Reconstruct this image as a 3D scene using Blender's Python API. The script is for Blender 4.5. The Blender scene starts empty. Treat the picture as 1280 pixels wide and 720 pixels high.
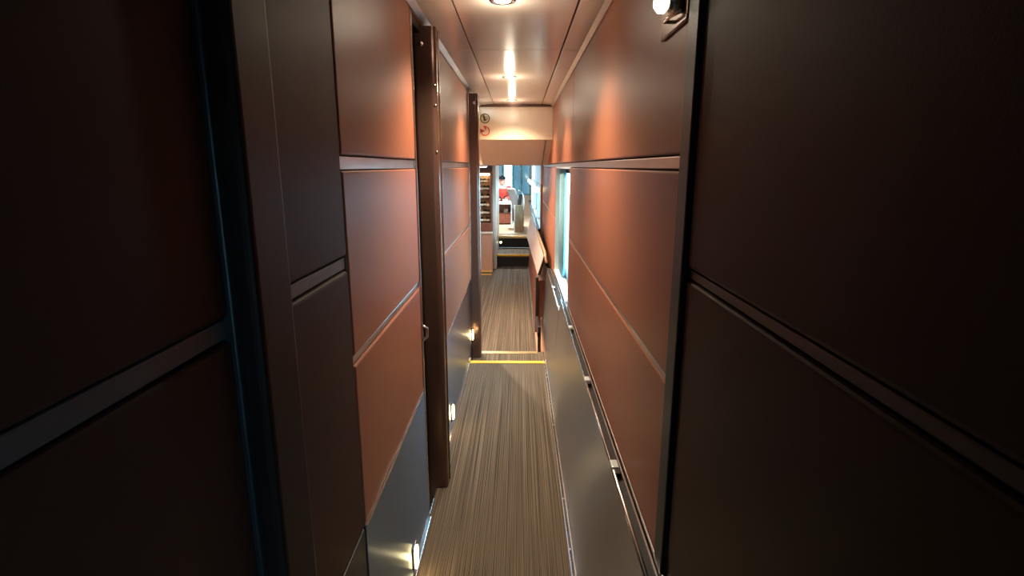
import bpy, bmesh, math, random
from mathutils import Vector, Matrix
random.seed(7)
S = bpy.context.scene
COL = S.collection
PI = math.pi

# ------------------------------------------------------------------ materials
def srgb(r, g, b):
    f = lambda c: (c/255/12.92) if c/255 <= .04045 else ((c/255+.055)/1.055)**2.4
    return (f(r), f(g), f(b), 1)

def new_mat(name):
    m = bpy.data.materials.new(name); m.use_nodes = True
    nt = m.node_tree
    return m, nt, nt.nodes['Principled BSDF']

def pbr(name, col, rough=.5, metal=0., var=.08, scale=6., bump=0., bscale=200., spec=.5, coat=0.):
    """principled surface with a little procedural mottling in colour, gloss and relief"""
    m, nt, b = new_mat(name)
    N, Lk = nt.nodes, nt.links
    tc = N.new('ShaderNodeTexCoord')
    nz = N.new('ShaderNodeTexNoise'); nz.inputs['Scale'].default_value = scale; nz.inputs['Detail'].default_value = 3
    Lk.new(tc.outputs['Object'], nz.inputs['Vector'])
    rp = N.new('ShaderNodeValToRGB')
    lo = [max(0, c*(1-var)) for c in col[:3]]; hi = [min(1, c*(1+var)) for c in col[:3]]
    rp.color_ramp.elements[0].color = (*lo, 1); rp.color_ramp.elements[1].color = (*hi, 1)
    rp.color_ramp.elements[0].position = .3; rp.color_ramp.elements[1].position = .7
    Lk.new(nz.outputs['Fac'], rp.inputs['Fac']); Lk.new(rp.outputs['Color'], b.inputs['Base Color'])
    b.inputs['Roughness'].default_value = rough; b.inputs['Metallic'].default_value = metal
    b.inputs['Specular IOR Level'].default_value = spec
    if coat: b.inputs['Coat Weight'].default_value = coat; b.inputs['Coat Roughness'].default_value = .15
    if bump:
        n2 = N.new('ShaderNodeTexNoise'); n2.inputs['Scale'].default_value = bscale
        Lk.new(tc.outputs['Object'], n2.inputs['Vector'])
        bp = N.new('ShaderNodeBump'); bp.inputs['Strength'].default_value = bump; bp.inputs['Distance'].default_value = .002
        Lk.new(n2.outputs['Fac'], bp.inputs['Height']); Lk.new(bp.outputs['Normal'], b.inputs['Normal'])
    return m

def brushed(name, col, rough=.3, aniso=.7, rot=.25):
    """brushed metal: horizontal grain, so lights smear upright"""
    m, nt, b = new_mat(name)
    N, Lk = nt.nodes, nt.links
    tc = N.new('ShaderNodeTexCoord')
    mp = N.new('ShaderNodeMapping'); mp.inputs['Scale'].default_value = (60, 1.2, 240)
    nz = N.new('ShaderNodeTexNoise'); nz.inputs['Scale'].default_value = 3; nz.inputs['Detail'].default_value = 3
    Lk.new(tc.outputs['Object'], mp.inputs['Vector']); Lk.new(mp.outputs['Vector'], nz.inputs['Vector'])
    rp = N.new('ShaderNodeValToRGB')
    rp.color_ramp.elements[0].color = (*[c*.9 for c in col[:3]], 1); rp.color_ramp.elements[1].color = (*[min(1, c*1.08) for c in col[:3]], 1)
    Lk.new(nz.outputs['Fac'], rp.inputs['Fac']); Lk.new(rp.outputs['Color'], b.inputs['Base Color'])
    b.inputs['Metallic'].default_value = 1; b.inputs['Roughness'].default_value = rough
    b.inputs['Anisotropic'].default_value = aniso; b.inputs['Anisotropic Rotation'].default_value = rot
    tg = N.new('ShaderNodeTangent'); tg.direction_type = 'UV_MAP'; tg.uv_map = 'UVMap'
    Lk.new(tg.outputs['Tangent'], b.inputs['Tangent'])
    return m

def emit(name, col, strength):
    m, nt, b = new_mat(name)
    b.inputs['Base Color'].default_value = (.9, .88, .8, 1)
    b.inputs['Emission Color'].default_value = (*col, 1)
    b.inputs['Emission Strength'].default_value = strength
    return m

def pane_mat(name, tint, gloss=.12):
    m, nt, b = new_mat(name); N, Lk = nt.nodes, nt.links
    N.remove(b)
    out = N['Material Output']
    tr = N.new('ShaderNodeBsdfTransparent'); tr.inputs['Color'].default_value = (*tint, 1)
    gl = N.new('ShaderNodeBsdfGlossy'); gl.inputs['Roughness'].default_value = .05
    mx = N.new('ShaderNodeMixShader'); mx.inputs['Fac'].default_value = gloss
    Lk.new(tr.outputs[0], mx.inputs[1]); Lk.new(gl.outputs[0], mx.inputs[2]); Lk.new(mx.outputs[0], out.inputs['Surface'])
    return m

def carpet_mat(name):
    m, nt, b = new_mat(name); N, Lk = nt.nodes, nt.links
    tc = N.new('ShaderNodeTexCoord')
    mp = N.new('ShaderNodeMapping'); mp.inputs['Scale'].default_value = (1, .0015, 1)
    Lk.new(tc.outputs['Object'], mp.inputs['Vector'])
    n1 = N.new('ShaderNodeTexNoise'); n1.inputs['Scale'].default_value = 330; n1.inputs['Detail'].default_value = 2.5; n1.inputs['Roughness'].default_value = .75
    Lk.new(mp.outputs['Vector'], n1.inputs['Vector'])
    rp = N.new('ShaderNodeValToRGB'); cr = rp.color_ramp
    cr.elements[0].position = .38; cr.elements[0].color = srgb(38, 31, 25)
    cr.elements[1].position = .64; cr.elements[1].color = srgb(144, 128, 109)
    e = cr.elements.new(.47); e.color = srgb(97, 83, 68)
    Lk.new(n1.outputs['Fac'], rp.inputs['Fac'])
    n2 = N.new('ShaderNodeTexNoise'); n2.inputs['Scale'].default_value = 700; n2.inputs['Detail'].default_value = 1
    Lk.new(tc.outputs['Object'], n2.inputs['Vector'])
    mx = N.new('ShaderNodeMix'); mx.data_type = 'RGBA'; mx.blend_type = 'MULTIPLY'; mx.inputs['Factor'].default_value = .35
    Lk.new(rp.outputs['Color'], mx.inputs['A']); Lk.new(n2.outputs['Color'], mx.inputs['B'])
    n3 = N.new('ShaderNodeTexNoise'); n3.inputs['Scale'].default_value = 3.5; n3.inputs['Detail'].default_value = 2
    Lk.new(tc.outputs['Object'], n3.inputs['Vector'])
    r3 = N.new('ShaderNodeValToRGB'); r3.color_ramp.elements[0].color = (.82, .82, .82, 1); r3.color_ramp.elements[1].color = (1, 1, 1, 1)
    Lk.new(n3.outputs['Fac'], r3.inputs['Fac'])
    m2 = N.new('ShaderNodeMix'); m2.data_type = 'RGBA'; m2.blend_type = 'MULTIPLY'; m2.inputs['Factor'].default_value = 1
    Lk.new(mx.outputs['Result'], m2.inputs['A']); Lk.new(r3.outputs['Color'], m2.inputs['B'])
    Lk.new(m2.outputs['Result'], b.inputs['Base Color'])
    b.inputs['Roughness'].default_value = .75; b.inputs['Specular IOR Level'].default_value = .25
    bp = N.new('ShaderNodeBump'); bp.inputs['Strength'].default_value = .4; bp.inputs['Distance'].default_value = .003
    Lk.new(n1.outputs['Fac'], bp.inputs['Height']); Lk.new(bp.outputs['Normal'], b.inputs['Normal'])
    return m

def wood_mat(name, a, c, rough=.4, sc=(8, 8, 1)):
    m, nt, b = new_mat(name); N, Lk = nt.nodes, nt.links
    tc = N.new('ShaderNodeTexCoord'); mp = N.new('ShaderNodeMapping'); mp.inputs['Scale'].default_value = sc
    nz = N.new('ShaderNodeTexNoise'); nz.inputs['Scale'].default_value = 6; nz.inputs['Detail'].default_value = 5
    Lk.new(tc.outputs['Object'], mp.inputs['Vector']); Lk.new(mp.outputs['Vector'], nz.inputs['Vector'])
    rp = N.new('ShaderNodeValToRGB'); rp.color_ramp.elements[0].color = a; rp.color_ramp.elements[1].color = c
    rp.color_ramp.elements[0].position = .35; rp.color_ramp.elements[1].position = .65
    Lk.new(nz.outputs['Fac'], rp.inputs['Fac']); Lk.new(rp.outputs['Color'], b.inputs['Base Color'])
    b.inputs['Roughness'].default_value = rough
    return m

M = dict(
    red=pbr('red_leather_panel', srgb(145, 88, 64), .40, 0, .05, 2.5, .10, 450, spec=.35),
    dark=pbr('dimmed_red_panel', srgb(58, 33, 27), .5, 0, .06, 2.5, .10, 450, spec=.18),  # panel colour darkened to stand in for dimness at the near end
    darkpost=pbr('darkened_brown', srgb(38, 24, 22), .45, .0, .06, spec=.2),
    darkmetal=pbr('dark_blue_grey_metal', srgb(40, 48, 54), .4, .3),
    darktrim=pbr('dimmed_trim_strip', srgb(92, 92, 94), .45, .5),  # band metal with the same dimness put into its colour
    ceil=pbr('glossy_ceiling_laminate', srgb(236, 222, 208), .22, 0, .02, 2, spec=.7, coat=.25),
    cream=pbr('cream_laminate', srgb(226, 206, 178), .3, 0, .02, 2),
    soffit=pbr('grey_beige_laminate', srgb(222, 208, 192), .3, 0, .03, 2),
    chrome=pbr('satin_chrome', (.72, .70, .68, 1), .22, 1, .05, 12),
    strip=pbr('satin_trim_metal', (.52, .47, .44, 1), .3, 1, .05, 12),
    steel=brushed('brushed_steel', (.17, .28, .43, 1), .30, .9),
    steelwarm=brushed('warm_brushed_steel', (.36, .35, .32, 1), .34, .9),
    bronze=pbr('dark_bronze_metal', srgb(100, 74, 64), .24, .55, .06, 5),
    blackgap=pbr('black_recess', (.006, .006, .006, 1), .6),
    black=pbr('black_plastic', (.012, .012, .013, 1), .45),
    carpet=carpet_mat('striped_carpet'),
    yellow=pbr('yellow_nosing', srgb(236, 184, 60), .45, 0, .08, 20),
    gold=pbr('brass_strip', (.75, .58, .30, 1), .3, .8),
    alu=pbr('pale_aluminium', (.72, .78, .80, 1), .35, .5),
    white=pbr('white_laminate', (.82, .82, .80, 1), .35),
    tan=pbr('pink_tan_laminate', srgb(196, 152, 128), .35, 0, .04),
    lav=pbr('pale_mauve_board', srgb(196, 176, 172), .3, 0, .04),
    wood=wood_mat('grey_brown_wood', srgb(120, 96, 70), srgb(168, 138, 104)),
    cherry=wood_mat('cherry_wood', srgb(104, 56, 44), srgb(138, 80, 62)),
    grey=pbr('grey_upholstery', srgb(150, 142, 138), .8, 0, .08, 40, .2, 300),
    charcoal=pbr('charcoal_upholstery', srgb(42, 42, 44), .8, 0, .08, 40),
    skin=pbr('skin', srgb(216, 160, 140), .5, 0, .05, 30),
    redcloth=pbr('red_cloth', srgb(206, 66, 56), .8, 0, .1, 30),
    whitecloth=pbr('white_cloth', srgb(236, 232, 230), .8, 0, .04, 30),
    navy=pbr('dark_navy_cloth', srgb(24, 30, 40), .8, 0, .1, 30),
    bottle_dark=pbr('dark_bottle_glass', srgb(36, 24, 20), .1, 0, .1, 20),
    bottle_amber=pbr('amber_bottle_glass', srgb(150, 84, 40), .1, 0, .1, 20),
    label=pbr('paper_label', srgb(230, 214, 180), .6),
    teal=pbr('teal_window_part', srgb(122, 178, 196), .7, 0, .12, 14),
    signgreen=pbr('dark_green_ink', srgb(58, 66, 30), .5),
    signred=pbr('red_ink', srgb(206, 70, 44), .5),
    gravel=pbr('trackside_gravel', srgb(120, 116, 108), .9, 0, .3, 12),
    glass=pane_mat('window_glass', (.80, .95, .98), .10),
    tint=pane_mat('tinted_window_glass', (.14, .18, .19), .08),
    cabglass=pane_mat('cabinet_glass', (.95, .95, .93), .08),
    lamp=emit('warm_lamp_lens', (1, .80, .52), 30),
    step=emit('amber_step_lens', (1, .72, .30), 14),
    globe=emit('warm_globe_lens', (1, .86, .50), 6),
    readglobe=emit('reading_lamp_bulb', (1, .88, .62), 3),
    cool=emit('cool_light_lens', (.80, .95, 1), 6),
)

# ------------------------------------------------------------------ mesh helpers
def link(o, parent=None):
    COL.objects.link(o)
    if parent: o.parent = parent
    return o

def finish(name, bm, mat, parent=None, smooth=False):
    """UV by face direction (u runs along the train) and link as ONE object"""
    uv = bm.loops.layers.uv.get('UVMap') or bm.loops.layers.uv.new('UVMap')
    bm.normal_update()
    for f in bm.faces:
        n = f.normal; ax, ay, az = abs(n.x), abs(n.y), abs(n.z)
        for l in f.loops:
            c = l.vert.co
            if ay >= ax and ay >= az: l[uv].uv = (c.x, c.z)
            elif ax >= az: l[uv].uv = (c.y, c.z)
            else: l[uv].uv = (c.y, c.x)
        f.smooth = smooth
    me = bpy.data.meshes.new(name); bm.to_mesh(me); bm.free()
    mats = mat if isinstance(mat, (list, tuple)) else [mat]
    for m in mats: me.materials.append(M[m])
    return link(bpy.data.objects.new(name, me), parent)

def add_box(bm, x0, x1, y0, y1, z0, z1, bev=0., seg=2):
    r = bmesh.ops.create_cube(bm, size=1)
    vs = r['verts']
    for v in vs:
        v.co = Vector(((x0+x1)/2 + v.co.x*(x1-x0), (y0+y1)/2 + v.co.y*(y1-y0), (z0+z1)/2 + v.co.z*(z1-z0)))
    if bev:
        es = list({e for v in vs for e in v.link_edges})
        bmesh.ops.bevel(bm, geom=es, offset=bev, segments=seg, profile=.5, affect='EDGES')

def box(name, x0, x1, y0, y1, z0, z1, mat, parent=None, bev=0., seg=2):
    bm = bmesh.new(); add_box(bm, x0, x1, y0, y1, z0, z1, bev, seg)
    return finish(name, bm, mat, parent)

def add_prism(bm, pts, y0, y1):
    """profile in (x, z), run along y"""
    a = [bm.verts.new((p[0], y0, p[1])) for p in pts]; b = [bm.verts.new((p[0], y1, p[1])) for p in pts]
    n = len(pts)
    for i in range(n): bm.faces.new((a[i], a[(i+1) % n], b[(i+1) % n], b[i]))
    bm.faces.new(list(reversed(a))); bm.faces.new(b)
    bmesh.ops.recalc_face_normals(bm, faces=bm.faces)

def prism(name, pts, y0, y1, mat, parent=None):
    bm = bmesh.new(); add_prism(bm, pts, y0, y1)
    return finish(name, bm, mat, parent)

def prism_x(name, pts, x0, x1, mat, parent=None):
    """profile in (y, z), run along x"""
    bm = bmesh.new()
    a = [bm.verts.new((x0, p[0], p[1])) for p in pts]; b = [bm.verts.new((x1, p[0], p[1])) for p in pts]
    n = len(pts)
    for i in range(n): bm.faces.new((a[i], a[(i+1) % n], b[(i+1) % n], b[i]))
    bm.faces.new(list(reversed(a))); bm.faces.new(b)
    bmesh.ops.recalc_face_normals(bm, faces=bm.faces)
    return finish(name, bm, mat, parent)

def add_lathe(bm, prof, seg=20, mtx=None):
    """profile [(radius, height)] turned about z"""
    rings = []
    for r, z in prof:
        if r < 1e-6: rings.append([bm.verts.new((0, 0, z))])
        else: rings.append([bm.verts.new((r*math.cos(2*PI*k/seg), r*math.sin(2*PI*k/seg), z)) for k in range(seg)])
    new = [v for R in rings for v in R]
    for A, B in zip(rings, rings[1:]):
        for k in range(seg):
            k2 = (k+1) % seg
            if len(A) == 1 and len(B) == 1: continue
            if len(A) == 1: bm.faces.new((A[0], B[k2], B[k]))
            elif len(B) == 1: bm.faces.new((A[k], A[k2], B[0]))
            else: bm.faces.new((A[k], A[k2], B[k2], B[k]))
    if mtx: bmesh.ops.transform(bm, matrix=mtx, verts=new)
    bmesh.ops.recalc_face_normals(bm, faces=bm.faces)

def lathe(name, prof, mat, parent=None, seg=20, mtx=None):
    bm = bmesh.new(); add_lathe(bm, prof, seg, mtx)
    return finish(name, bm, mat, parent, True)

def add_tube(bm, pts, r, seg=10, caps=True):
    pts = [Vector(p) for p in pts]; rings = []
    rad = r if isinstance(r, (list, tuple)) else [r]*len(pts)
    for i, p in enumerate(pts):
        d = (pts[min(i+1, len(pts)-1)] - pts[max(i-1, 0)]).normalized()
        u = d.orthogonal().normalized() if i == 0 else (u - d*u.dot(d)).normalized()
        w = d.cross(u)
        rings.append([bm.verts.new(p + rad[i]*(math.cos(2*PI*k/seg)*u + math.sin(2*PI*k/seg)*w)) for k in range(seg)])
    for A, B in zip(rings, rings[1:]):
        for k in range(seg): bm.faces.new((A[k], A[(k+1) % seg], B[(k+1) % seg], B[k]))
    if caps: bm.faces.new(list(reversed(rings[0]))); bm.faces.new(rings[-1])
    bmesh.ops.recalc_face_normals(bm, faces=bm.faces)

def tube(name, pts, r, mat, parent=None, seg=10):
    bm = bmesh.new(); add_tube(bm, pts, r, seg)
    return finish(name, bm, mat, parent, True)

def tag(o, label=None, cat=None, group=None, kind=None):
    if label: o['label'] = label
    if cat: o['category'] = cat
    if group: o['group'] = group
    if kind: o['kind'] = kind
    return o

def thing(name, label, cat, loc, group=None):
    o = bpy.data.objects.new(name, None); o.location = loc; o.empty_display_size = .05
    return tag(link(o), label, cat, group)

def struct(o, label=None, cat=None): return tag(o, label, cat, None, 'structure')

def root(name, label, cat):
    o = bpy.data.objects.new(name, None); link(o)
    return tag(o, label, cat, None, 'structure')

def dup(o, loc, label):
    r = o.copy(); COL.objects.link(r); r.location = loc; r['label'] = label
    for ch in list(o.children):
        c = ch.copy(); COL.objects.link(c); c.parent = r
        for g in ch.children:
            d = g.copy(); COL.objects.link(d); d.parent = c
    return r

XL, XR, H = -.40, .328, 2.13           # wall faces and ceiling height of the corridor
ZT0, ZT1 = 1.533, 1.563                # eye-level metal band
DY = 1.25                              # the dark end bay of the corridor stops here (left)
DYR = 1.12                             # and here on the right

# ------------------------------------------------------------------ floors
f = box('floor', -.60, .32, -2.2, 4.165, -.10, 0, 'carpet'); struct(f, 'striped brown carpet floor of the narrow corridor', 'floor')
t = root('floor_threshold', 'single shallow carpeted step with two yellow edge strips', 'floor step')
box('tread', -.60, .32, 4.165, 4.655, -.30, -.09, 'carpet', t)
box('nosing', -.395, .222, 4.115, 4.168, -.012, .006, 'yellow', t, .002)
box('nosing', -.395, .165, 4.605, 4.658, -.10, -.084, 'gold', t, .0015)
box('end_cap', -.398, -.385, 4.10, 4.165, .0005, .03, 'gold', t, .002)
f = box('floor_lower', -1.35, .60, 4.655, 9.50, -.30, -.18, 'carpet'); struct(f, 'carpet floor one step lower beyond the threshold', 'floor')
f = box('floor_lounge', -1.6, .9, 10.62, 14.6, .10, .262, 'cream'); struct(f, 'pale bright floor of the raised lounge', 'floor')

# ------------------------------------------------------------------ left wall
wl = root('wall_left', 'left corridor wall of red leather panels with metal bands', 'wall')
def panel(par, side, y0, y1, z0, z1, mat='red', bev=.006):
    if side < 0: return box('panel', XL-.03, XL, y0, y1, z0, z1, mat, par, bev, 3)
    return box('panel', XR, XR+.03, y0, y1, z0, z1, mat, par, bev, 3)
def backing(par, side, y0, y1, z0, z1):
    if side < 0: return box('backing', XL-.09, XL-.018, y0, y1, z0, z1, 'blackgap', par)
    return box('backing', XR+.018, XR+.09, y0, y1, z0, z1, 'blackgap', par)
def band(par, side, y0, y1, z0, z1, mat='strip', d=.006, name='metal_band'):
    if side < 0: return box(name, XL-.03, XL-d, y0, y1, z0, z1, mat, par, .002)
    return box(name, XR+d, XR+.03, y0, y1, z0, z1, mat, par, .002)

def left_bay(y0, y1):
    backing(wl, -1, y0, y1, -.05, 2.2)
    panel(wl, -1, y0+.003, y1-.003, ZT1+.003, 2.125)
    panel(wl, -1, y0+.003, y1-.003, 1.087, ZT0-.003)
    panel(wl, -1, y0+.003, y1-.003, .622, 1.062)
    band(wl, -1, y0, y1, ZT0, ZT1)
    band(wl, -1, y0, y1, 1.065, 1.084)
left_bay(DY, 2.14)
left_bay(2.47, 4.47)
box('edge_strip', XL-.03, XL+.004, 2.142, 2.160, 0, 2.10, 'chrome', wl, .003)
box('edge_strip', XL-.03, XL+.002, 4.472, 4.484, -.09, 2.10, 'chrome', wl, .003)
box('lintel', XL-.09, XL, 2.14, 2.47, 2.102, 2.2, 'red', wl)

def left_kick(y0, y1, name):
    b = root(name, 'brushed steel kick plate along the left wall, ' + ('near side of the bronze door post' if y0 < 2 else 'beyond the bronze door post'), 'kick plate')
    box('steel_plate', XL-.03, XL+.002, y0, y1, .022, .617, 'steel', b, .002)
    box('top_edge', XL-.03, XL+.005, y0, y1, .617, .622, 'chrome', b)
    box('floor_strip', XL-.03, XL+.014, y0, y1, 0, .020, 'chrome', b, .003)
    return b
left_kick(DY, 2.14, 'baseboard_left')
left_kick(2.47, 4.11, 'baseboard_left_far')
box('floor_strip', XL-.03, XL+.012, 4.17, 4.47, -.09, -.07, 'chrome', bpy.data.objects['baseboard_left_far'], .003)
box('steel_plate', XL-.03, XL+.002, 4.11, 4.47, -.07, .617, 'steel', bpy.data.objects['baseboard_left_far'], .002)

# sliding compartment door in its recess, and its post
d = root('door_1', 'dark sliding compartment door set back in the left wall', 'door')
box('door_leaf', -.56, -.515, 2.0, 2.60, .01, 2.10, 'darkpost', d, .004)
box('side_jamb', -.515, -.43, 2.150, 2.162, 0, 2.10, 'blackgap', d)
box('head_rail', -.515, -.405, 2.165, 2.38, 2.07, 2.10, 'black', d, .003)
box('sill_strip', -.515, -.398, 2.162, 2.46, .0005, .008, 'chrome', d, .002)
bm = bmesh.new(); add_tube(bm, [(XL+.004, 2.150, .835), (XL+.020, 2.156, .85), (XL+.020, 2.156, .885), (XL+.004, 2.150, .90)], .006, 8)
finish('latch', bm, 'chrome', d, True)

def door_post(name, label, x0, x1, y0, y1, z0, z1, chrome=True):
    p = root(name, label, 'door post')
    bm = bmesh.new(); add_box(bm, x0, x1, y0, y1, z0, z1)
    es = [e for e in bm.edges if abs(e.verts[0].co.z - e.verts[1].co.z) > .5]
    bmesh.ops.bevel(bm, geom=es, offset=.022, segments=5, profile=.5, affect='EDGES')
    finish('post', bm, 'bronze', p, False)
    for q in bpy.data.objects[p.name].children: 
        for poly in q.data.polygons: poly.use_smooth = False
    return p
p1 = door_post('trim_1', 'rounded dark bronze door post halfway along the left wall', -.445, -.345, 2.385, 2.466, .006, 2.098)
box('edge_strip', -.352, -.341, 2.452, 2.468, .006, 2.098, 'bronze', p1, .003)
for z in (1.60, 1.79, 1.87): 
    lathe('rivet', [(0, .004), (.004, .003), (.006, 0)], 'chrome', p1, 10, Matrix.Translation((-.352, 2.388, z)) @ Matrix.Rotation(PI/2, 4, 'X'))
lathe('bolt', [(0, .008), (.009, .006), (.012, 0)], 'chrome', p1, 12, Matrix.Translation((-.405, 2.386, 2.03)) @ Matrix.Rotation(PI/2, 4, 'X'))
p2 = door_post('trim_2', 'dark bronze post at the end of the left wall beside the step', -.46, -.327, 4.49, 4.585, -.089, 2.10)
box('chrome_edge', -.338, -.324, 4.575, 4.590, -.089, 2.10, 'chrome', p2, .003)
lathe('lamp_boss', [(0, .014), (.010, .012), (.014, .004), (.014, 0)], 'chrome', p2, 14, Matrix.Translation((-.36, 4.49, 2.03)) @ Matrix.Rotation(PI/2, 4, 'X'))

# end bay behind / beside the camera, dimness put into its panel and post colours
wd = root('wall_left_end', 'wall panels darkened in colour for dimness at the near end of the left side', 'wall')
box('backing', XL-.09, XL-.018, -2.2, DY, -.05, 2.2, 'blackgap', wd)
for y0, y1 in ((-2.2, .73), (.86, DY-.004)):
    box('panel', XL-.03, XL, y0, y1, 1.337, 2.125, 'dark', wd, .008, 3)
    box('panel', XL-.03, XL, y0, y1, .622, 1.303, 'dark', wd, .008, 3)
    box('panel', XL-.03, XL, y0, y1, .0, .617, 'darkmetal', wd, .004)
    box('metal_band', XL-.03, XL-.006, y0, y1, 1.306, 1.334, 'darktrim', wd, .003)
p3 = root('trim_3', 'near door post on the left, darkened in colour for dimness', 'door post')
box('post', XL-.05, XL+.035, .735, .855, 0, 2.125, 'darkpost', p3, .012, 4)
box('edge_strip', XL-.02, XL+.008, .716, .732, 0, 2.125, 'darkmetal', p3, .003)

# ------------------------------------------------------------------ right wall
wr = root('wall_right', 'right corridor wall of red leather panels with metal bands', 'wall')
W0, W1, WZ0, WZ1 = 3.575, 4.955, .60, 1.535          # window opening
def right_bay(y0, y1, window=False):
    backing(wr, 1, y0, y1, ZT0, 2.2)
    panel(wr, 1, y0+.003, y1-.003, ZT1+.003, 2.125)
    band(wr, 1, y0, y1, ZT0+.002, ZT1-.002)
    if window: return
    backing(wr, 1, y0, y1, -.05, ZT0)
    panel(wr, 1, y0+.003, y1-.003, 1.083, ZT0-.003)
    panel(wr, 1, y0+.003, y1-.003, .50, 1.066)
    band(wr, 1, y0, y1, 1.067, 1.082, d=.003)
right_bay(DYR, 3.475); 
# narrow stretch up to the window
backing(wr, 1, 3.475, W0-.006, -.05, 1.6)
panel(wr, 1, 3.472, W0-.004, 1.083, ZT0-.003); panel(wr, 1, 3.472, W0-.004, .50, 1.066); band(wr, 1, 3.475, W0-.006, 1.067, 1.082, d=.003)
right_bay(3.475, 4.98, True)
box('backing', XR+.018, XR+.09, W0, W1, -.05, WZ0-.06, 'blackgap', wr)
right_bay(4.98, 7.72)

def window(name, label, x, y0, y1, z0, z1, reflection_spans=(), depth=.10, jamb='alu', glass='glass', mull=()):
    w = root(name, label, 'window')
    box('far_jamb', x, x+depth, y1-.012, y1, z0, z1, jamb, w, .002)
    box('near_jamb', x, x+depth, y0, y0+.012, z0, z1, jamb, w, .002)
    box('head', x, x+depth, y0, y1, z1-.012, z1, jamb, w, .002)
    box('sill', x-.004, x+depth, y0, y1, z0, z0+.014, 'white', w, .003)
    bm = bmesh.new(); xx = x+depth-.035
    add_box(bm, xx, xx+.02, y0+.012, y0+.05, z0+.014, z1-.012); add_box(bm, xx, xx+.02, y1-.05, y1-.012, z0+.014, z1-.012)
    add_box(bm, xx, xx+.02, y0+.05, y1-.05, z1-.05, z1-.012); add_box(bm, xx, xx+.02, y0+.05, y1-.05, z0+.014, z0+.05)
    for my in mull: add_box(bm, xx, xx+.02, my-.02, my+.02, z0+.05, z1-.05)
    finish('frame', bm, 'darkmetal', w)
    box('pane', xx+.008, xx+.013, y0+.045, y1-.045, z0+.045, z1-.045, glass, w)
    for c0, c1 in reflection_spans:
        bm = bmesh.new(); n = 24; pts = []
        A, B = [], []
        for i in range(n+1):
            yy = c0+(c1-c0)*i/n; xw = x+depth*.42+.012*math.sin(i*1.6)
            A.append((bm.verts.new((xw, yy, z0+.02)), bm.verts.new((xw, yy, z1-.015))))
            B.append((bm.verts.new((xw+.004, yy, z0+.02)), bm.verts.new((xw+.004, yy, z1-.015))))
        for i in range(n):
            bm.faces.new((A[i][0], A[i+1][0], A[i+1][1], A[i][1])); bm.faces.new((B[i][0], B[i][1], B[i+1][1], B[i+1][0]))
        for i in (0, n): bm.faces.new((A[i][0], A[i][1], B[i][1], B[i][0]))
        for i in range(n):
            bm.faces.new((A[i][1], A[i+1][1], B[i+1][1], B[i][1])); bm.faces.new((A[i][0], B[i][0], B[i+1][0], A[i+1][0]))
        bmesh.ops.recalc_face_normals(bm, faces=bm.faces)
        finish('reflection_folds', bm, 'teal', w, True)  # folded teal sheet put in to imitate striped reflections in the glass
    return w
window('window_1', 'tall window with pale blue reveal in the right wall', XR, W0, W1, WZ0, WZ1, reflection_spans=((4.50, 4.925),), mull=(4.25,))

# colour-darkened end bay on the right, unseen window added for daylight (behind the camera)
wq = root('wall_right_end', 'wall panels darkened in colour for dimness at the near end of the right side', 'wall')
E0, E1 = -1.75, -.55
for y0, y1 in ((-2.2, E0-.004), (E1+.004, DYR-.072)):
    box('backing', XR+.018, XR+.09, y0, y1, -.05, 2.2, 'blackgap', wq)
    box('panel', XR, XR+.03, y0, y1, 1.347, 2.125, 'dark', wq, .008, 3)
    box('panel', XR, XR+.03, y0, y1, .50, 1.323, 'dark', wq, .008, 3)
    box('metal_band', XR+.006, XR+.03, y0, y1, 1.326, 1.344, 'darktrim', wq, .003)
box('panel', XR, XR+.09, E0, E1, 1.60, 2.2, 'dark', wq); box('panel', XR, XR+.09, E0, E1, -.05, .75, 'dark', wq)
p4 = root('trim_4', 'slim blue-grey metal post where the red panels begin on the right', 'door post')
box('post', XR-.010, XR+.09, DYR-.068, DYR-.004, -.05, 2.2, 'darkmetal', p4, .004)
window('window_2', 'unseen window added for daylight at the near end of the right wall', XR, E0, E1, .76, 1.59)

# heater covers along the right wall
def heater(name, label, y0, y1, xb, xt, zt, zb, mat='steelwarm', clips=()):
    h = tag(link(bpy.data.objects.new(name, None)), label, 'heater cover')
    prism('front_panel', [(xb, zb), (xt, zt-.012), (xt+.006, zt-.012), (xb+.006, zb)], y0, y1, mat, h)
    bm = bmesh.new()
    add_tube(bm, [(xt+.002, y0, zt-.006), (xt+.002, y1, zt-.006)], .0055, 8)
    finish('front_rail', bm, 'chrome', h, True)
    g = box('grille', xt+.012, XR-.012, y0, y1, zt-.030, zt-.018, 'blackgap', h)
    bm = bmesh.new()
    n = int((y1-y0)/.14)
    for i in range(n+1):
        yy = y0+.01+(y1-y0-.02)*i/max(n, 1)
        add_box(bm, xt+.012, XR-.014, yy-.005, yy+.005, zt-.026, zt-.019)
    add_box(bm, XR-.017, XR-.0125, y0, y1, zt-.026, zt-.016)
    finish('grille_bar', bm, 'strip', g)
    box('rear_rail', XR-.009, XR-.002, y0, y1, zt-.014, zt-.003, 'chrome', h, .003)
    for c in clips:
        k = box('clip', xt-.003, xt+.020, c-.022, c+.022, zt-.012, zt+.006, 'alu', h, .004)
        box('clip_foot', xt+.004, xt+.022, c-.050, c-.024, zt-.016, zt+.002, 'black', k, .003)
    prism('end_plate', [(xb+.004, zb), (xt+.004, zt-.014), (XR-.002, zt-.020), (XR-.002, zb)], y1-.004, y1, mat, h)
    return h
heater('heater_cover', 'long sloping steel heater cover along the right wall nearest the camera', .2, 3.62, .226, .283, .655, .012, clips=(.62, 1.50, 2.18, 2.95))
heater('heater_cover', 'shorter lower steel heater cover under the right window', 3.625, 5.28, .226, .275, .575, -.0, clips=(3.70, 4.35))
bt = root('baseboard_right', 'double chrome strip where the carpet meets the heater cover', 'baseboard')
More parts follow.
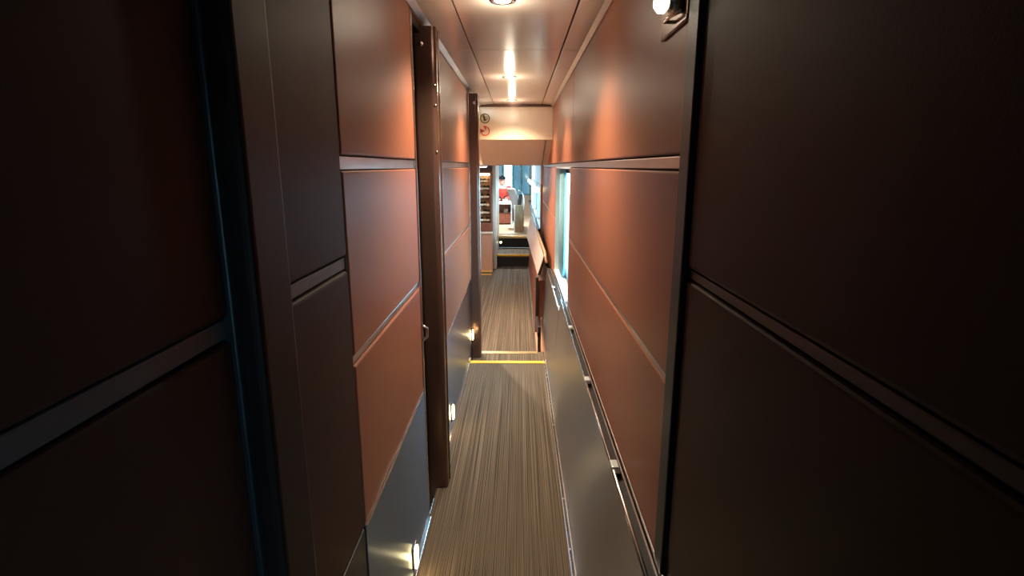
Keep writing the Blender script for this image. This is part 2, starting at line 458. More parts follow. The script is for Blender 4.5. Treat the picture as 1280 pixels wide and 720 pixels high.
box('floor_strip', .203, .211, .2, 4.16, .0005, .010, 'chrome', bt, .003)
box('wall_strip', .215, .227, .2, 4.16, .0005, .022, 'chrome', bt, .004)
for yy in (1.0, 1.95, 2.3, 3.05, 3.35, 3.9):
    lathe('screw', [(0, .005), (.005, .004), (.007, 0)], 'chrome', bt, 10, Matrix.Translation((.213, yy, .004)))

# fold-down board with black frame beyond the heater cover
fb = tag(link(bpy.data.objects.new('fold_down_board', None)), 'pale mauve board with black edging folded against the right wall beyond the heater cover', 'folding board')
bm = bmesh.new()
q = [(.205, 5.46, .44), (.255, 5.42, .655), (.205, 8.9, .76), (.135, 8.9, .42)]
def slab(bm, q, t, grow=0):
    c = sum((Vector(p) for p in q), Vector())/4
    P = [Vector(p)+(Vector(p)-c).normalized()*grow for p in q]
    n = (P[1]-P[0]).cross(P[3]-P[0]).normalized()*t
    a = [bm.verts.new(p) for p in P]; b = [bm.verts.new(p+n) for p in P]
    for i in range(4): bm.faces.new((a[i], a[(i+1) % 4], b[(i+1) % 4], b[i]))
    bm.faces.new(list(reversed(a))); bm.faces.new(b)
    bmesh.ops.recalc_face_normals(bm, faces=bm.faces)
slab(bm, q, .010); bd = finish('board', bm, 'lav', fb)
bm = bmesh.new(); slab(bm, [(p[0]+.008, p[1], p[2]) for p in q], .012, .020); finish('edging', bm, 'black', bd)
bm = bmesh.new(); add_tube(bm, [(.275, 5.35, .60), (.262, 5.45, .69), (.225, 7.2, .75), (.205, 8.9, .80)], .014, 8); finish('hand_rail', bm, 'wood', fb, True)
bm = bmesh.new(); add_tube(bm, [(.20, 5.44, .46), (.245, 5.42, .60)], .012, 6); add_tube(bm, [(.205, 5.44, .46), (.24, 5.36, .42)], .010, 6); finish('bracket', bm, 'black', fb)
box('support_leg', .170, .198, 5.36, 5.44, .02, .45, 'black', fb, .006)
box('support_foot', .176, .204, 4.80, 4.86, -.155, .10, 'black', fb, .005)
box('foot_link', .172, .202, 4.80, 5.44, .0, .05, 'black', fb, .005)
lw = tag(link(bpy.data.objects.new('low_side_cover', None)), 'dark brown low cover with a row of chrome studs beneath the folded board', 'side cover')
prism('cover', [(.168, -.18), (.190, .40), (.320, .40), (.320, -.18)], 5.46, 9.38, 'cherry', lw)
for i in range(7):
    yy = 5.6+i*.5
    lathe('stud', [(0, .006), (.008, .005), (.011, 0)], 'chrome', lw, 10, Matrix.Translation((.181, yy, .16)) @ Matrix.Rotation(-PI/2, 4, 'Y'))
box('edge_rail', .160, .174, 5.46, 9.38, -.18, -.155, 'chrome', lw, .003)
lg = box('baseboard_right_ledge', .170, .30, 4.17, 5.45, -.18, -.150, 'tan', None, .004); struct(lg, 'pinkish floor ledge beside the step under the heater cover', 'ledge')
lg2 = box('baseboard_right_riser', .228, .30, 4.17, 5.45, -.149, .01, 'tan'); struct(lg2, 'pinkish skirting behind the ledge by the step', 'skirting')

# ------------------------------------------------------------------ ceiling
ce = root('ceiling', 'glossy tan corridor ceiling in two panels', 'ceiling')
for y0, y1 in ((-2.2, 3.017), (3.023, 5.56)):
    bm = bmesh.new(); add_box(bm, -.245, .215, y0, y1, H, H+.03, .002, 1); finish('panel', bm, 'ceil', ce)
    prism('cove', [(-.250, H+.002), (XL-.02, H-.012), (XL-.02, H+.04), (-.250, H+.04)], y0, y1, 'ceil', ce)
    prism('cove', [(.222, H+.002), (XR+.02, H-.012), (XR+.02, H+.04), (.222, H+.04)], y0, y1, 'ceil', ce)
box('slab', -.60, .46, -2.2, 5.9, H+.04, H+.09, 'blackgap', ce)
for side in (-1, 1):
    t = root('trim_cornice', 'metal cornice strip at the top of the %s wall' % ('left' if side < 0 else 'right'), 'cornice')
    if side < 0:
        prism('strip', [(XL-.02, 2.104), (XL+.006, 2.104), (XL+.028, H-.012), (XL-.02, H-.010)], -2.2, 5.56, 'strip', t)
    else:
        prism('strip', [(XR+.02, 2.104), (XR-.006, 2.104), (XR-.024, H-.012), (XR+.02, H-.010)], -2.2, 5.56, 'strip', t)

# bulkhead and soffit over the step
bk = root('wall_bulkhead', 'cream bulkhead panel across the corridor above the step', 'bulkhead')
box('panel', XL, XR+.02, 5.55, 5.60, 1.797, 2.105, 'cream', bk, .003)
box('top_channel', XL-.02, XR+.02, 5.535, 5.60, 2.105, H, 'bronze', bk)
box('left_channel', XL-.03, XL+.012, 5.535, 5.56, 1.79, 2.105, 'gold', bk, .002)
so = root('ceiling_soffit', 'sloping grey beige soffit below the bulkhead', 'ceiling')
prism_x('panel', [(5.575, 1.797), (6.45, 1.552), (6.45, 1.60), (5.60, 1.86)], XL-.02, .255, 'soffit', so)
prism_x('side_panel', [(5.575, 1.797), (6.45, 1.552), (6.45, 1.60), (5.60, 1.86)], .268, XR+.02, 'soffit', so)
prism_x('chrome_strip', [(5.575, 1.792), (6.45, 1.547), (6.45, 1.56), (5.60, 1.80)], .255, .268, 'chrome', so)
cl = box('ceiling_lower', -1.6, .9, 6.45, 10.4, 1.556, 1.62, 'soffit'); struct(cl, 'low grey beige ceiling between the step and the stairs', 'ceiling')
cl = box('ceiling_alcove', -1.6, XL-.02, 4.45, 6.45, 2.0, 2.06, 'soffit'); struct(cl, 'ceiling of the open alcove on the left', 'ceiling')
cl = box('wall_above_alcove', -1.6, XL-.02, 6.40, 6.45, 1.56, 2.06, 'soffit'); struct(cl, 'drop wall above the alcove', 'wall')
cl = box('ceiling_cover', -1.7, 1.0, 5.61, 6.6, 2.10, 2.16, 'blackgap'); struct(cl, 'roof over the soffit', 'ceiling')
cl = box('wall_dome_front', -1.6, .9, 10.34, 10.40, 1.62, 2.5, 'soffit'); struct(cl, 'wall above the low ceiling facing the lounge', 'wall')
cl = box('ceiling_lounge', -1.7, 1.0, 10.40, 14.7, 2.45, 2.5, 'soffit'); struct(cl, 'ceiling of the raised lounge', 'ceiling')

# round pictograms on the bulkhead
def ring(bm, cx, cz, r0, r1, a0, a1, n=28, y=5.549, t=.0012):
    closed = abs(a1-a0) >= 359
    P = []
    for i in range(n+1):
        a = math.radians(a0+(a1-a0)*i/n); c, s = math.cos(a), math.sin(a)
        P.append([bm.verts.new((cx+r*c, yy, cz+r*s)) for r in (r0, r1) for yy in (y, y-t)])
    for i in range(n):
        a, b = P[i], P[i+1]
        for j, k in ((0, 1), (1, 3), (3, 2), (2, 0)): bm.faces.new((a[j], a[k], b[k], b[j]))
def flat(bm, pts, y=5.549, t=.0012):
    a = [bm.verts.new((p[0], y, p[1])) for p in pts]; b = [bm.verts.new((p[0], y-t, p[1])) for p in pts]
    n = len(pts)
    for i in range(n): bm.faces.new((a[i], a[(i+1) % n], b[(i+1) % n], b[i]))
    bm.faces.new(a); bm.faces.new(list(reversed(b)))
def bar(bm, x0, z0, x1, z1, w, **k):
    d = Vector((x1-x0, z1-z0)).normalized(); n = Vector((-d.y, d.x))*w/2
    flat(bm, [(x0+n.x, z0+n.y), (x1+n.x, z1+n.y), (x1-n.x, z1-n.y), (x0-n.x, z0-n.y)], **k)
cx, cz = -.336, 1.998
s1 = thing('sticker', 'round dark green pictogram sticker, upper one on the cream bulkhead', 'sticker', (0, 0, 0), 'bulkhead stickers')
bm = bmesh.new(); ring(bm, cx, cz, .038, .047, 0, 360); bmesh.ops.recalc_face_normals(bm, faces=bm.faces); finish('ring', bm, 'signgreen', s1)
bm = bmesh.new()
bar(bm, cx-.016, cz+.024, cx+.002, cz-.020, .018); bar(bm, cx+.000, cz-.022, cx+.024, cz-.004, .008); bar(bm, cx+.022, cz-.006, cx+.022, cz+.020, .006)
bar(bm, cx-.012, cz+.006, cx+.012, cz+.014, .006); bar(bm, cx-.022, cz-.012, cx+.000, cz-.024, .006)
ring(bm, cx-.012, cz+.026, 0.0005, .008, 0, 360, 14)
bmesh.ops.recalc_face_normals(bm, faces=bm.faces); finish('figure', bm, 'signgreen', s1)
cz = 1.879
s2 = thing('sticker', 'round red arrow pictogram sticker, lower one on the cream bulkhead', 'sticker', (0, 0, 0), 'bulkhead stickers')
bm = bmesh.new(); ring(bm, cx, cz, .036, .047, -150, 62); ring(bm, cx, cz, .036, .047, 172, 205, 8); bmesh.ops.recalc_face_normals(bm, faces=bm.faces); finish('ring', bm, 'signred', s2)
bm = bmesh.new(); flat(bm, [(cx-.020, cz+.052), (cx+.018, cz+.046), (cx+.006, cz+.004)]); flat(bm, [(cx-.052, cz+.026), (cx-.002, cz+.002), (cx-.044, cz-.020)])
bmesh.ops.recalc_face_normals(bm, faces=bm.faces); finish('arrow', bm, 'signred', s2)

# ------------------------------------------------------------------ lamps
def spot(par, loc, power, angle, blend=.7, col=(1, .82, .60), rad=.025):
    L = bpy.data.lights.new('spot_beam', 'SPOT'); L.energy = power; L.color = col
    L.spot_size = math.radians(angle); L.spot_blend = blend; L.shadow_soft_size = rad
    o = link(bpy.data.objects.new('spot_beam', L), par); o.location = loc
    return o
dl = thing('downlight', 'round recessed downlight in the ceiling nearest the camera, at the top edge of the view', 'downlight', (-.062, 2.16, H), 'corridor ceiling downlights')
lathe('trim_ring', [(.030, -.0005), (.034, -.006), (.046, -.005), (.050, -.0005)], 'chrome', dl, 28)
lathe('lens', [(0, -.008), (.016, -.007), (.027, -.004), (.031, -.001)], 'lamp', dl, 24)
spot(dl, (0, 0, -.024), 92, 128, 1.0)
L = bpy.data.lights.new('lens_glow', 'POINT'); L.energy = 1.3; L.color = (1, .84, .64); L.shadow_soft_size = .03
o = link(bpy.data.objects.new('lens_glow', L), dl); o.location = (0, 0, -.07)
for y, lb in ((3.89, 'round recessed downlight just beyond the ceiling panel seam'), (5.21, 'round recessed downlight right in front of the cream bulkhead')):
    dup(dl, (-.068, y, H), lb)

sl = thing('step_light', 'amber step light low on the left steel kick plate nearest the camera', 'step light', (XL+.003, 1.80, .085), 'amber step lights')
box('bezel', 0, .006, -.028, .028, -.052, .052, 'chrome', sl, .003)
box('lens', .006, .014, -.018, .018, -.042, .042, 'step', sl, .004)
L = bpy.data.lights.new('glow', 'POINT'); L.energy = .10; L.color = (1, .74, .34); L.shadow_soft_size = .012
o = link(bpy.data.objects.new('glow', L), sl); o.location = (.030, 0, 0)
for y, z, lb in ((2.99, .115, 'amber step light on the left kick plate beyond the first bronze post'), (4.40, .15, 'amber step light on the left kick plate by the yellow step edge')):
    dup(sl, (XL+.003, y, z), lb)

# reading light on the right wall, top corner
rl = thing('reading_light', 'brown wall plate with a small glowing lamp high on the right wall', 'wall light', (XR, 1.25, 1.90), None)
box('plate', -.008, -.0002, -.115, .085, -.085, .16, 'bronze', rl, .004)
lathe('collar', [(.014, 0), (.020, .004), (.020, .022), (.013, .030)], 'chrome', rl, 18, Matrix.Translation((-.008, -.075, -.045)) @ Matrix.Rotation(-PI/2, 4, 'Y'))
lathe('bulb', [(.013, .028), (.020, .034), (.019, .046), (.010, .054), (0, .056)], 'readglobe', rl, 18, Matrix.Translation((-.008, -.075, -.045)) @ Matrix.Rotation(-PI/2, 4, 'Y'))
bm = bmesh.new(); add_tube(bm, [(-.010, .03, -.055), (-.022, .0, -.062), (-.024, -.055, -.064), (-.012, -.095, -.064)], .004, 8); finish('arm', bm, 'chrome', rl, True)

# ------------------------------------------------------------------ alcove on the left, beyond the post
wa = box('wall_alcove', -1.42, -1.36, 4.45, 9.5, -.3, 2.1, 'tan'); struct(wa, 'far side wall of the left alcove', 'wall')
wa = box('wall_alcove_near', -1.36, -.47, 4.45, 4.51, -.3, 2.1, 'tan'); struct(wa, 'near wall of the left alcove behind the bronze post', 'wall')
wa = box('wall_alcove_end', -1.36, -.70, 9.05, 9.11, -.18, 1.556, 'tan'); struct(wa, 'end wall of the left alcove', 'wall')
cc = thing('counter_cabinet', 'pinkish tan counter cabinet on the left in front of the stairs', 'cabinet', (0, 0, 0))
box('body', -.69, -.440, 8.94, 9.38, -.18, .455, 'tan', cc, .006)
box('worktop', -.70, -.432, 8.92, 9.38, .455, .478, 'cream', cc, .004)
box('kick_strip', -.70, -.442, 8.915, 8.938, -.18, -.165, 'yellow', cc, .003)
ny = prism_x('floor_edge_strip', [(8.66, -.1795), (8.70, -.1795), (8.70, -.172), (8.66, -.172)], -.64, -.445, 'yellow'); tag(ny, 'short yellow edging strip on the carpet in front of the tan counter', 'edging strip')
dc = thing('display_cabinet', 'tall lit display cabinet of bottles above the tan counter', 'cabinet', (0, 0, 0))
box('back', -.69, -.47, 9.30, 9.34, .62, 1.46, 'tan', dc)
box('side', -.47, -.445, 9.08, 9.34, .62, 1.46, 'cherry', dc, .003); box('side', -.70, -.685, 9.08, 9.34, .62, 1.46, 'cherry', dc, .003)
box('top', -.685, -.47, 9.08, 9.30, 1.435, 1.46, 'cherry', dc, .003); box('plinth', -.685, -.445, 9.06, 9.34, .479, .62, 'cherry', dc, .003)
SHZ = [.63, .755, .885, 1.015, 1.15, 1.27]
for z in SHZ: box('shelf', -.685, -.47, 9.10, 9.30, z-.01, z, 'cabglass', dc)
box('light_bar', -.66, -.49, 9.12, 9.22, 1.395, 1.425, 'globe', dc, .006)
def bottle(x, y, z, s, mat, label):
    b = thing('bottle', label, 'bottle', (x, y, z), 'bottles in the display cabinet')
    lathe('glass', [(0, 0), (.030*s, 0), (.032*s, .004), (.032*s, .060*s), (.026*s, .072*s), (.011*s, .082*s), (.010*s, .098*s), (0, .098*s)], mat, b, 16)
    lathe('paper_label', [(.0325*s, .015*s), (.0328*s, .016*s), (.0328*s, .048*s), (.0325*s, .049*s)], 'label', b, 16)
    lathe('cap', [(.011*s, .094*s), (.012*s, .096*s), (.012*s, .106*s), (0, .107*s)], 'gold', b, 12)
nm = ['lowest', 'second lowest', 'third', 'fourth', 'fifth', 'top']
for i, z in enumerate(SHZ[:-1] + [SHZ[-1]]):
    for j, x in enumerate((-.63, -.575, -.52)):
        mt = ['bottle_dark', 'bottle_amber', 'bottle_dark'][(i+j) % 3]
        bottle(x, 9.17+.03*(j % 2), z+.0005, .95, mt, '%s bottle at the %s of the %s shelf in the lit display cabinet' % ('dark' if mt == 'bottle_dark' else 'amber', ['left', 'middle', 'right'][j], nm[i]))
pp = box('wall_stair_post', -.443, -.388, 9.20, 9.40, -.18, 1.556, 'soffit'); struct(pp, 'narrow grey partition at the left of the stairs', 'partition')
al = thing('ceiling_light', 'cool white ceiling light strip at the top of the left alcove', 'ceiling light', (-.58, 8.3, 1.556))
box('housing', -.16, .10, -.30, .30, -.02, -.0005, 'alu', al, .003); box('diffuser', -.14, .08, -.28, .28, -.028, -.02, 'cool', al, .002)
spot(al, (0, -.3, -.05), 30, 160, .5, (.95, .95, 1), .08)
a2 = thing('downlight', 'round recessed downlight in the alcove ceiling behind the far bronze post', 'downlight', (-.70, 5.6, 2.0), 'corridor ceiling downlights')
lathe('trim_ring', [(.030, -.0005), (.034, -.006), (.046, -.005), (.050, -.0005)], 'chrome', a2, 28)
lathe('lens', [(0, -.0045), (.020, -.0045), (.032, -.002)], 'lamp', a2, 24)
spot(a2, (0, 0, -.015), 300, 140)

# ------------------------------------------------------------------ stairs up to the lounge
st = tag(link(bpy.data.objects.new('staircase', None)), 'two carpeted steps with yellow edges rising to the lounge', 'stairs', None)
box('step', -.386, .29, 9.42, 10.23, -.02, .040, 'carpet', st)
box('riser', -.386, .29, 9.43, 9.47, -.18, -.02, 'blackgap', st)
box('step', -.386, .29, 10.22, 10.62, .215, .262, 'wood', st)
box('riser', -.386, .29, 10.23, 10.26, .041, .215, 'blackgap', st)
box('nosing', -.386, .29, 9.395, 9.42, .008, .042, 'yellow', st, .004)
box('nosing', -.386, .29, 10.19, 10.22, .218, .263, 'gold', st, .004)
k = lathe('stair_light', [(0, .020), (.014, .014), (.020, 0)], 'globe', st, 14, Matrix.Translation((-.345, 10.22, .14)) @ Matrix.Rotation(PI/2, 4, 'X'))
ws = box('wall_stair_side', -1.36, -.388, 9.40, 10.62, -.3, 1.556, 'tan'); struct(ws, 'wall at the left of the stairs', 'wall')

# ------------------------------------------------------------------ right side beyond the red panels: windows with lamps
wf = root('wall_right_far', 'far right wall with slim pink posts between windows', 'wall')
XF = .30
YW = [(7.80, 9.25), (9.50, 11.30), (11.55, 13.6)]
box('lower_wall', XF, XF+.10, 7.74, 14.6, -.3, .66, 'tan', wf)
box('upper_wall', XF, XF+.10, 7.74, 14.6, 1.30, 2.5, 'soffit', wf)
for y0, y1 in ((7.72, 7.80), (9.25, 9.50), (11.30, 11.55), (13.6, 14.6)): box('post', XF, XF+.10, y0, y1, .66, 1.30, 'tan', wf)
box('ledge', XF-.055, XF, 7.74, 14.4, .64, .67, 'darkmetal', wf, .005)
for i, (y0, y1) in enumerate(YW):
    window('window_%d' % (i+3), '%s window of the far right wall, beneath a wall lamp' % ['nearest', 'middle', 'farthest'][i], XF, y0, y1, .66, 1.30)
wlp = thing('wall_lamp', 'glowing globe wall lamp on the first post of the far right wall', 'wall lamp', (XF, 7.76, 1.22), 'globe lamps of the far right wall')
lathe('bracket', [(.022, 0), (.024, .006), (.010, .012), (.008, .035)], 'chrome', wlp, 14, Matrix.Rotation(-PI/2, 4, 'Y'))
lathe('globe', [(0, -.038), (.022, -.032), (.036, -.012), (.038, .002), (.030, .022), (.012, .036), (0, .038)], 'globe', wlp, 18, Matrix.Translation((-.050, 0, 0)))
for y, z, lb in ((9.38, 1.19, 'glowing globe wall lamp on the second post of the far right wall'), (11.42, 1.21, 'glowing globe wall lamp on the third post of the far right wall'), (13.9, 1.19, 'glowing globe wall lamp farthest along the far right wall')):
    dup(wlp, (XF, y, z), lb)

# ------------------------------------------------------------------ lounge
wb = root('wall_lounge_end', 'end wall of the lounge below and above its windows', 'wall')
YE = 14.45
box('lower_wall', -1.6, XF, YE, YE+.08, .10, .80, 'soffit', wb); box('upper_wall', -1.6, XF, YE, YE+.08, 2.2, 2.5, 'soffit', wb)
wl2 = box('wall_lounge_left', -1.68, -1.6, 10.4, 14.55, .1, 2.5, 'soffit'); struct(wl2, 'left side wall of the lounge', 'wall')
wl3 = box('wall_lounge_return', -1.6, -.388, 10.62, 10.66, .262, 1.0, 'soffit'); struct(wl3, 'low wall beside the top of the stairs', 'wall')
def end_window(name, label, x0, x1, glass):
    w = root(name, label, 'window')
    bm = bmesh.new()
    add_box(bm, x0, x0+.03, YE, YE+.06, .80, 2.2); add_box(bm, x1-.03, x1, YE, YE+.06, .80, 2.2)
    add_box(bm, x0+.03, x1-.03, YE, YE+.06, .80, .84); add_box(bm, x0+.03, x1-.03, YE, YE+.06, 2.16, 2.2)
    finish('frame', bm, 'teal', w); box('pane', x0+.03, x1-.03, YE+.03, YE+.036, .84, 2.16, glass, w)
end_window('window_6', 'tinted blue window at the left of the lounge end wall', -1.6, -.62, 'tint')
end_window('window_7', 'narrow tinted blue window beside the person with the cap', -.62, -.42, 'tint')
end_window('window_8', 'bright white clear window behind the person with the cap', -.42, -.16, 'glass')
end_window('window_9', 'tinted blue window above the grey seat back', -.16, .06, 'tint')
end_window('window_10', 'tinted blue window in the right corner of the lounge', .06, XF, 'tint')

sb = thing('sideboard', 'white topped low cherry wood shelf unit in front of the seated person', 'sideboard', (0, 0, 0))
box('top', -.66, -.158, 12.20, 12.95, .715, .745, 'white', sb, .006)
box('side_panel', -.185, -.163, 12.24, 12.92, .262, .715, 'alu', sb, .003); box('side_panel', -.655, -.635, 12.24, 12.92, .262, .715, 'cherry', sb, .003)
box('back_panel', -.635, -.185, 12.60, 12.63, .262, .715, 'cherry', sb)
box('shelf', -.635, -.185, 12.26, 12.60, .50, .52, 'cherry', sb, .003); box('drawer', -.635, -.185, 12.25, 12.28, .29, .49, 'cherry', sb, .003)
bx = box('storage_box', -.34, -.25, 12.32, 12.50, .5205, .60, 'grey', None, .006); tag(bx, 'small grey box on the shelf of the cherry sideboard', 'box')
def book(x0, x1, y0, y1, z0, z1, mat, label):
    b = thing('book', label, 'book', ((x0+x1)/2, (y0+y1)/2, z0), 'books on the white top'); w, dd, h = (x1-x0)/2, (y1-y0)/2, z1-z0
    box('cover', -w, w, -dd, dd, 0, h*.12, mat, b); box('cover', -w, w, -dd, dd, h*.88, h, mat, b); box('spine', -w, -w+.006, -dd, dd, h*.12, h*.88, mat, b)
    box('pages', -w+.006, w-.004, -dd+.004, dd-.004, h*.12, h*.88, 'label', b)
book(-.36, -.22, 12.24, 12.44, .7455, .790, 'alu', 'pale grey book lying at the bottom of the pair on the white top')
book(-.38, -.25, 12.30, 12.46, .7905, .835, 'darkmetal', 'dark teal book lying on the pale grey book')
pa = box('paper_sheet', -.56, -.41, 12.24, 12.44, .7455, .749, 'white', None, .001); tag(pa, 'white sheet of paper lying on the white top', 'paper')

ch = thing('lounge_seat', 'grey upholstered lounge seat leaning back with a wooden end panel', 'lounge seat', (0, 0, 0))
box('end_panel', -.075, .085, 10.80, 10.86, .262, .79, 'wood', ch, .004); box('metal_edge', -.100, -.078, 10.795, 10.87, .262, .79, 'alu', ch, .003)
box('side_panel', .045, .085, 10.86, 11.9, .262, .70, 'wood', ch, .004)
box('base', -.095, .045, 10.87, 11.85, .262, .48, 'cherry', ch, .004); box('seat', -.098, .045, 10.87, 11.85, .48, .66, 'grey', ch, .03, 3)
def tilted(name, x0, x1, z0, z1, y, t, lean, mat, par, bev):
    bm = bmesh.new(); add_box(bm, x0, x1, y, y+t, z0, z1, bev, 3)
    for v in bm.verts: v.co.x += (v.co.z-z0)*lean
    return finish(name, bm, mat, par)
br = tilted('backrest', -.110, .070, .66, 1.10, 11.30, .34, -.36, 'grey', ch, .035)
br2 = tilted('backrest_side', -.035, .040, .70, .985, 11.26, .045, .12, 'charcoal', ch, .015)
gr = tube('grab_rail', [(-.02, 11.0, 1.07), (.03, 11.0, 1.06), (.075, 11.0, .99), (.092, 11.0, .90), (.094, 11.0, .80), (.094, 11.0, .262)], .008, 'chrome', None); tag(gr, 'curved pale grab rail rising beside the grey lounge seat', 'grab rail')
bq = thing('bench', 'grey bench on which the person in the cap sits', 'bench', (0, 0, 0))
box('base', -.75, -.12, 13.12, 13.62, .262, .58, 'cherry', bq, .005); box('cushion', -.75, -.12, 13.10, 13.62, .58, .70, 'grey', bq, .03, 3)

# seated person: one continuous body grown from limbs, clothing as children
def capsule(bm, a, b, ra, rb, seg=14):
    a, b = Vector(a), Vector(b); d = (b-a); L = d.length or 1e-6
    q = d.to_track_quat('Z', 'Y').to_matrix().to_4x4()
    prof = [(0, -ra)] + [(ra*math.cos(t), ra*math.sin(t)) for t in (-1.1, -.55, 0)] + [(rb*math.cos(t), L+rb*math.sin(t)) for t in (0, .55, 1.1)] + [(0, L+rb)]
    b2 = bmesh.new(); add_lathe(b2, prof, seg, Matrix.Translation(a) @ q)
    me = bpy.data.meshes.new('t'); b2.to_mesh(me); b2.free(); bm.from_mesh(me); bpy.data.meshes.remove(me)
def ball(bm, c, r, sc=(1, 1, 1)):
    bmesh.ops.create_uvsphere(bm, u_segments=18, v_segments=12, radius=r, matrix=Matrix.Translation(c) @ Matrix.Diagonal((*sc, 1)))
def fused(name, bm, mat, parent, vox):
    me = bpy.data.meshes.new(name); bm.to_mesh(me); bm.free()
    o = bpy.data.objects.new(name, me); COL.objects.link(o)
    md = o.modifiers.new('r', 'REMESH'); md.mode = 'VOXEL'; md.voxel_size = vox; md.use_smooth_shade = True
    sm = o.modifiers.new('s', 'SMOOTH'); sm.iterations = 3; sm.factor = .4
    dg = bpy.context.evaluated_depsgraph_get(); ev = bpy.data.meshes.new_from_object(o.evaluated_get(dg))
    o.modifiers.clear(); o.data = ev; ev.materials.clear(); ev.materials.append(M[mat])
    for p in ev.polygons: p.use_smooth = True
    if parent: o.parent = parent
    return o
PX, PY, PZ = -.40, 13.22, .715                       # hips on the cushion
bm = bmesh.new()
hd = Vector((PX, PY-.10, PZ+.49))                   # head centre
for s in (-1, 1):
    sh = Vector((PX+s*.165, PY-.02, PZ+.325)); el = Vector((PX+s*.20, PY-.20, PZ+.13)); wr_ = Vector((PX+s*.08, PY-.37, PZ+.082))
    capsule(bm, sh, el, .048, .040); capsule(bm, el, wr_, .040, .028)
    pl = wr_ + Vector((-s*.015, -.05, -.008)); capsule(bm, wr_, pl, .026, .030)
    for i in range(4):
        base = pl + Vector(((i-1.5)*.017, -.02, 0)); ln = (.040, .048, .045, .034)[i if s < 0 else 3-i]
        mid = base + Vector((0, -ln*.6, .004)); tip = mid + Vector((0, -ln*.5, -.012)); capsule(bm, base, mid, .0085, .008, 8); capsule(bm, mid, tip, .008, .007, 8)
    tb = wr_ + Vector((-s*.030, -.02, 0)); capsule(bm, tb, tb+Vector((-s*.022, -.035, 0)), .010, .008, 8)
    hp = Vector((PX+s*.09, PY, PZ+.085)); kn = Vector((PX+s*.11, PY-.10, PZ+.075))
    hp2 = Vector((PX+s*.10, PY-.20, PZ+.062)); an = Vector((PX+s*.10, PY-.19, PZ-.39))
    capsule(bm, hp, hp2, .080, .058); capsule(bm, hp2, an, .054, .036)
    capsule(bm, an+Vector((0, .0, -.005)), an+Vector((0, -.06, -.012)), .034, .030)
    ball(bm, hd+Vector((s*.076, .012, -.002)), .020, (.5, .9, 1.4))
capsule(bm, (PX, PY, PZ+.10), (PX, PY-.01, PZ+.24), .125, .125); capsule(bm, (PX-.09, PY-.02, PZ+.29), (PX+.09, PY-.02, PZ+.29), .085, .085)
capsule(bm, (PX, PY-.03, PZ+.36), (PX, PY-.08, PZ+.43), .052, .050)
ball(bm, hd, .082, (.92, 1.12, 1.28)); ball(bm, hd+Vector((0, -.04, -.055)), .055, (.95, .9, .85))
capsule(bm, hd+Vector((0, -.088, .012)), hd+Vector((0, -.106, -.018)), .010, .014, 8)
capsule(bm, hd+Vector((-.022, -.084, -.052)), hd+Vector((.022, -.084, -.052)), .008, .008, 8)
body = fused('person', bm, 'skin', None, .008)
tag(body, 'person in a dark peaked cap and red top seated behind the white topped sideboard', 'person')
bm = bmesh.new()
capsule(bm, (PX, PY, PZ+.11), (PX, PY-.01, PZ+.24), .140, .138); capsule(bm, (PX-.10, PY-.02, PZ+.285), (PX+.10, PY-.02, PZ+.285), .092, .092)
for s in (-1, 1):
    sh = Vector((PX+s*.165, PY-.02, PZ+.325)); el = Vector((PX+s*.20, PY-.20, PZ+.13)); w_ = Vector((PX+s*.11, PY-.325, PZ+.094))
    capsule(bm, sh, el, .060, .052); capsule(bm, el, w_, .052, .040)
fused('red_top', bm, 'redcloth', body, .010)
bm = bmesh.new()
bmesh.ops.create_circle(bm, segments=4, radius=.01); bm.clear()
capsule(bm, (PX-.07, PY-.07, PZ+.385), (PX+.06, PY-.07, PZ+.385), .058, .058); capsule(bm, (PX-.05, PY-.11, PZ+.355), (PX+.05, PY-.11, PZ+.345), .056, .05); capsule(bm, (PX-.19, PY-.05, PZ+.30), (PX-.05, PY-.08, PZ+.365), .060, .055)
fused('white_scarf', bm, 'whitecloth', body, .010)
bm = bmesh.new()
for s in (-1, 1):
    hp = Vector((PX+s*.09, PY, PZ+.085)); hp2 = Vector((PX+s*.10, PY-.20, PZ+.064)); an = Vector((PX+s*.10, PY-.19, PZ-.34))
    capsule(bm, hp, hp2, .088, .066); capsule(bm, hp2, an, .062, .046)
fused('trousers', bm, 'navy', body, .012)
bm = bmesh.new()
ball(bm, hd+Vector((0, .008, .062)), .088, (.98, 1.16, .72)); capsule(bm, hd+Vector((-.035, -.10, .048)), hd+Vector((.035, -.10, .048)), .018, .018); capsule(bm, hd+Vector((-.03, -.13, .040)), hd+Vector((.03, -.13, .040)), .010, .010)
fused('cap', bm, 'navy', body, .008)
for s in (-1, 1):
    bm = bmesh.new(); ball(bm, hd+Vector((s*.030, -.083, .018)), .008); finish('eye', bm, 'black', body, True)

# unseen lamp added to brighten the lounge floor
ll = thing('ceiling_light', 'unseen round light added to brighten the raised lounge floor', 'ceiling light', (-.30, 11.7, 2.45))
lathe('housing', [(.10, -.0005), (.12, -.01), (.12, -.03), (.10, -.035)], 'chrome', ll, 24); lathe('diffuser', [(0, -.036), (.07, -.036), (.10, -.030)], 'cool', ll, 24)
spot(ll, (0, 0, -.06), 300, 130, .6, (1, .97, .92), .08)

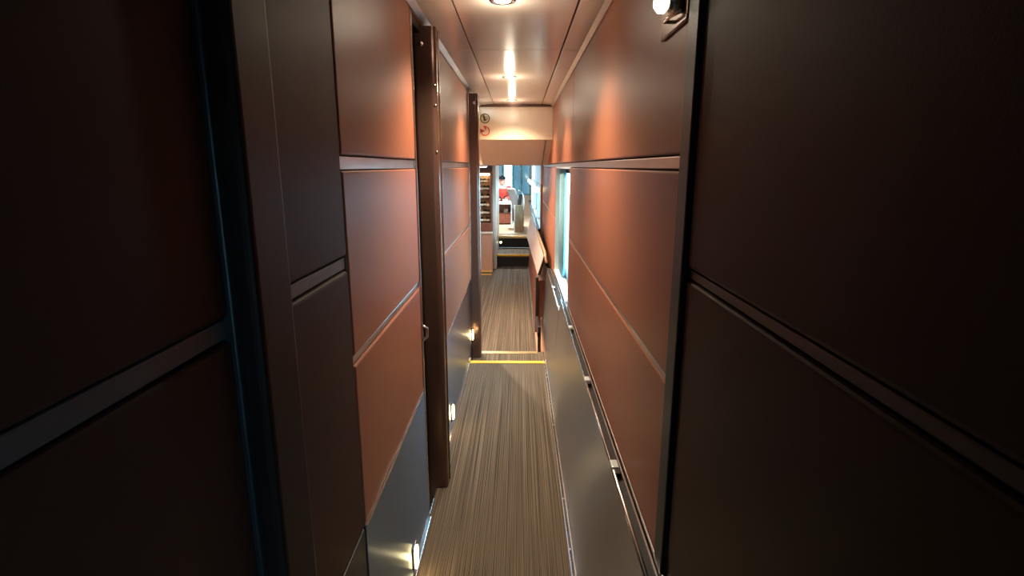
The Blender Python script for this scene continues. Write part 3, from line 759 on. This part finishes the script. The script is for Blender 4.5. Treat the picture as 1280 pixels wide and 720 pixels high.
# ------------------------------------------------------------------ closing the near end, ground outside, sky
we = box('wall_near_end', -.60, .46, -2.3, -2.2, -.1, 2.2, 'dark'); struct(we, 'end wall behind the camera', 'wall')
gd = box('ground', -60, 60, -60, 60, -1.6, -1.4, 'gravel'); struct(gd, 'trackside ground outside', 'ground')
wx = box('wall_behind_door', -.66, -.60, 1.9, 2.7, -.1, 2.2, 'blackgap'); struct(wx, 'compartment wall behind the sliding door', 'wall')

w = bpy.data.worlds.new('overcast_sky'); S.world = w; w.use_nodes = True
bg = w.node_tree.nodes['Background']; bg.inputs['Color'].default_value = (.52, .79, 1.0, 1); bg.inputs['Strength'].default_value = 12

def portal(loc, rot, sx, sy):
    L = bpy.data.lights.new('sky_portal', 'AREA'); L.shape = 'RECTANGLE'; L.size = sx; L.size_y = sy; L.cycles.is_portal = True
    o = link(bpy.data.objects.new('sky_portal', L)); o.location = loc; o.rotation_euler = rot
portal((XR+.12, (W0+W1)/2, (WZ0+WZ1)/2), (0, PI/2, 0), WZ1-WZ0, W1-W0)
portal((XR+.12, (E0+E1)/2, 1.175), (0, PI/2, 0), .83, E1-E0)
for y0, y1 in YW: portal((XF+.12, (y0+y1)/2, .98), (0, PI/2, 0), .64, y1-y0)
portal((-.65, YE+.1, 1.5), (-PI/2, 0, 0), 1.9, 1.4)

# ------------------------------------------------------------------ camera
cam = bpy.data.cameras.new('camera'); co = link(bpy.data.objects.new('camera', cam))
FPX = 680.
cam.sensor_width = 36; cam.lens = FPX/1280*36; cam.clip_start = .02
pitch = math.atan((360-208)/FPX); yaw = math.atan(9/FPX*math.cos(pitch))
co.location = (0, 0, 1.54); co.rotation_euler = (PI/2-pitch, 0, yaw)
S.camera = co
S.view_settings.view_transform = 'Standard'; S.view_settings.look = 'None'
S.view_settings.exposure = .25; S.view_settings.gamma = 1; S.view_settings.use_curve_mapping = False
S.cycles.use_denoising = True
S.cycles.max_bounces = 10; S.cycles.sample_clamp_indirect = 6; S.cycles.caustics_reflective = True
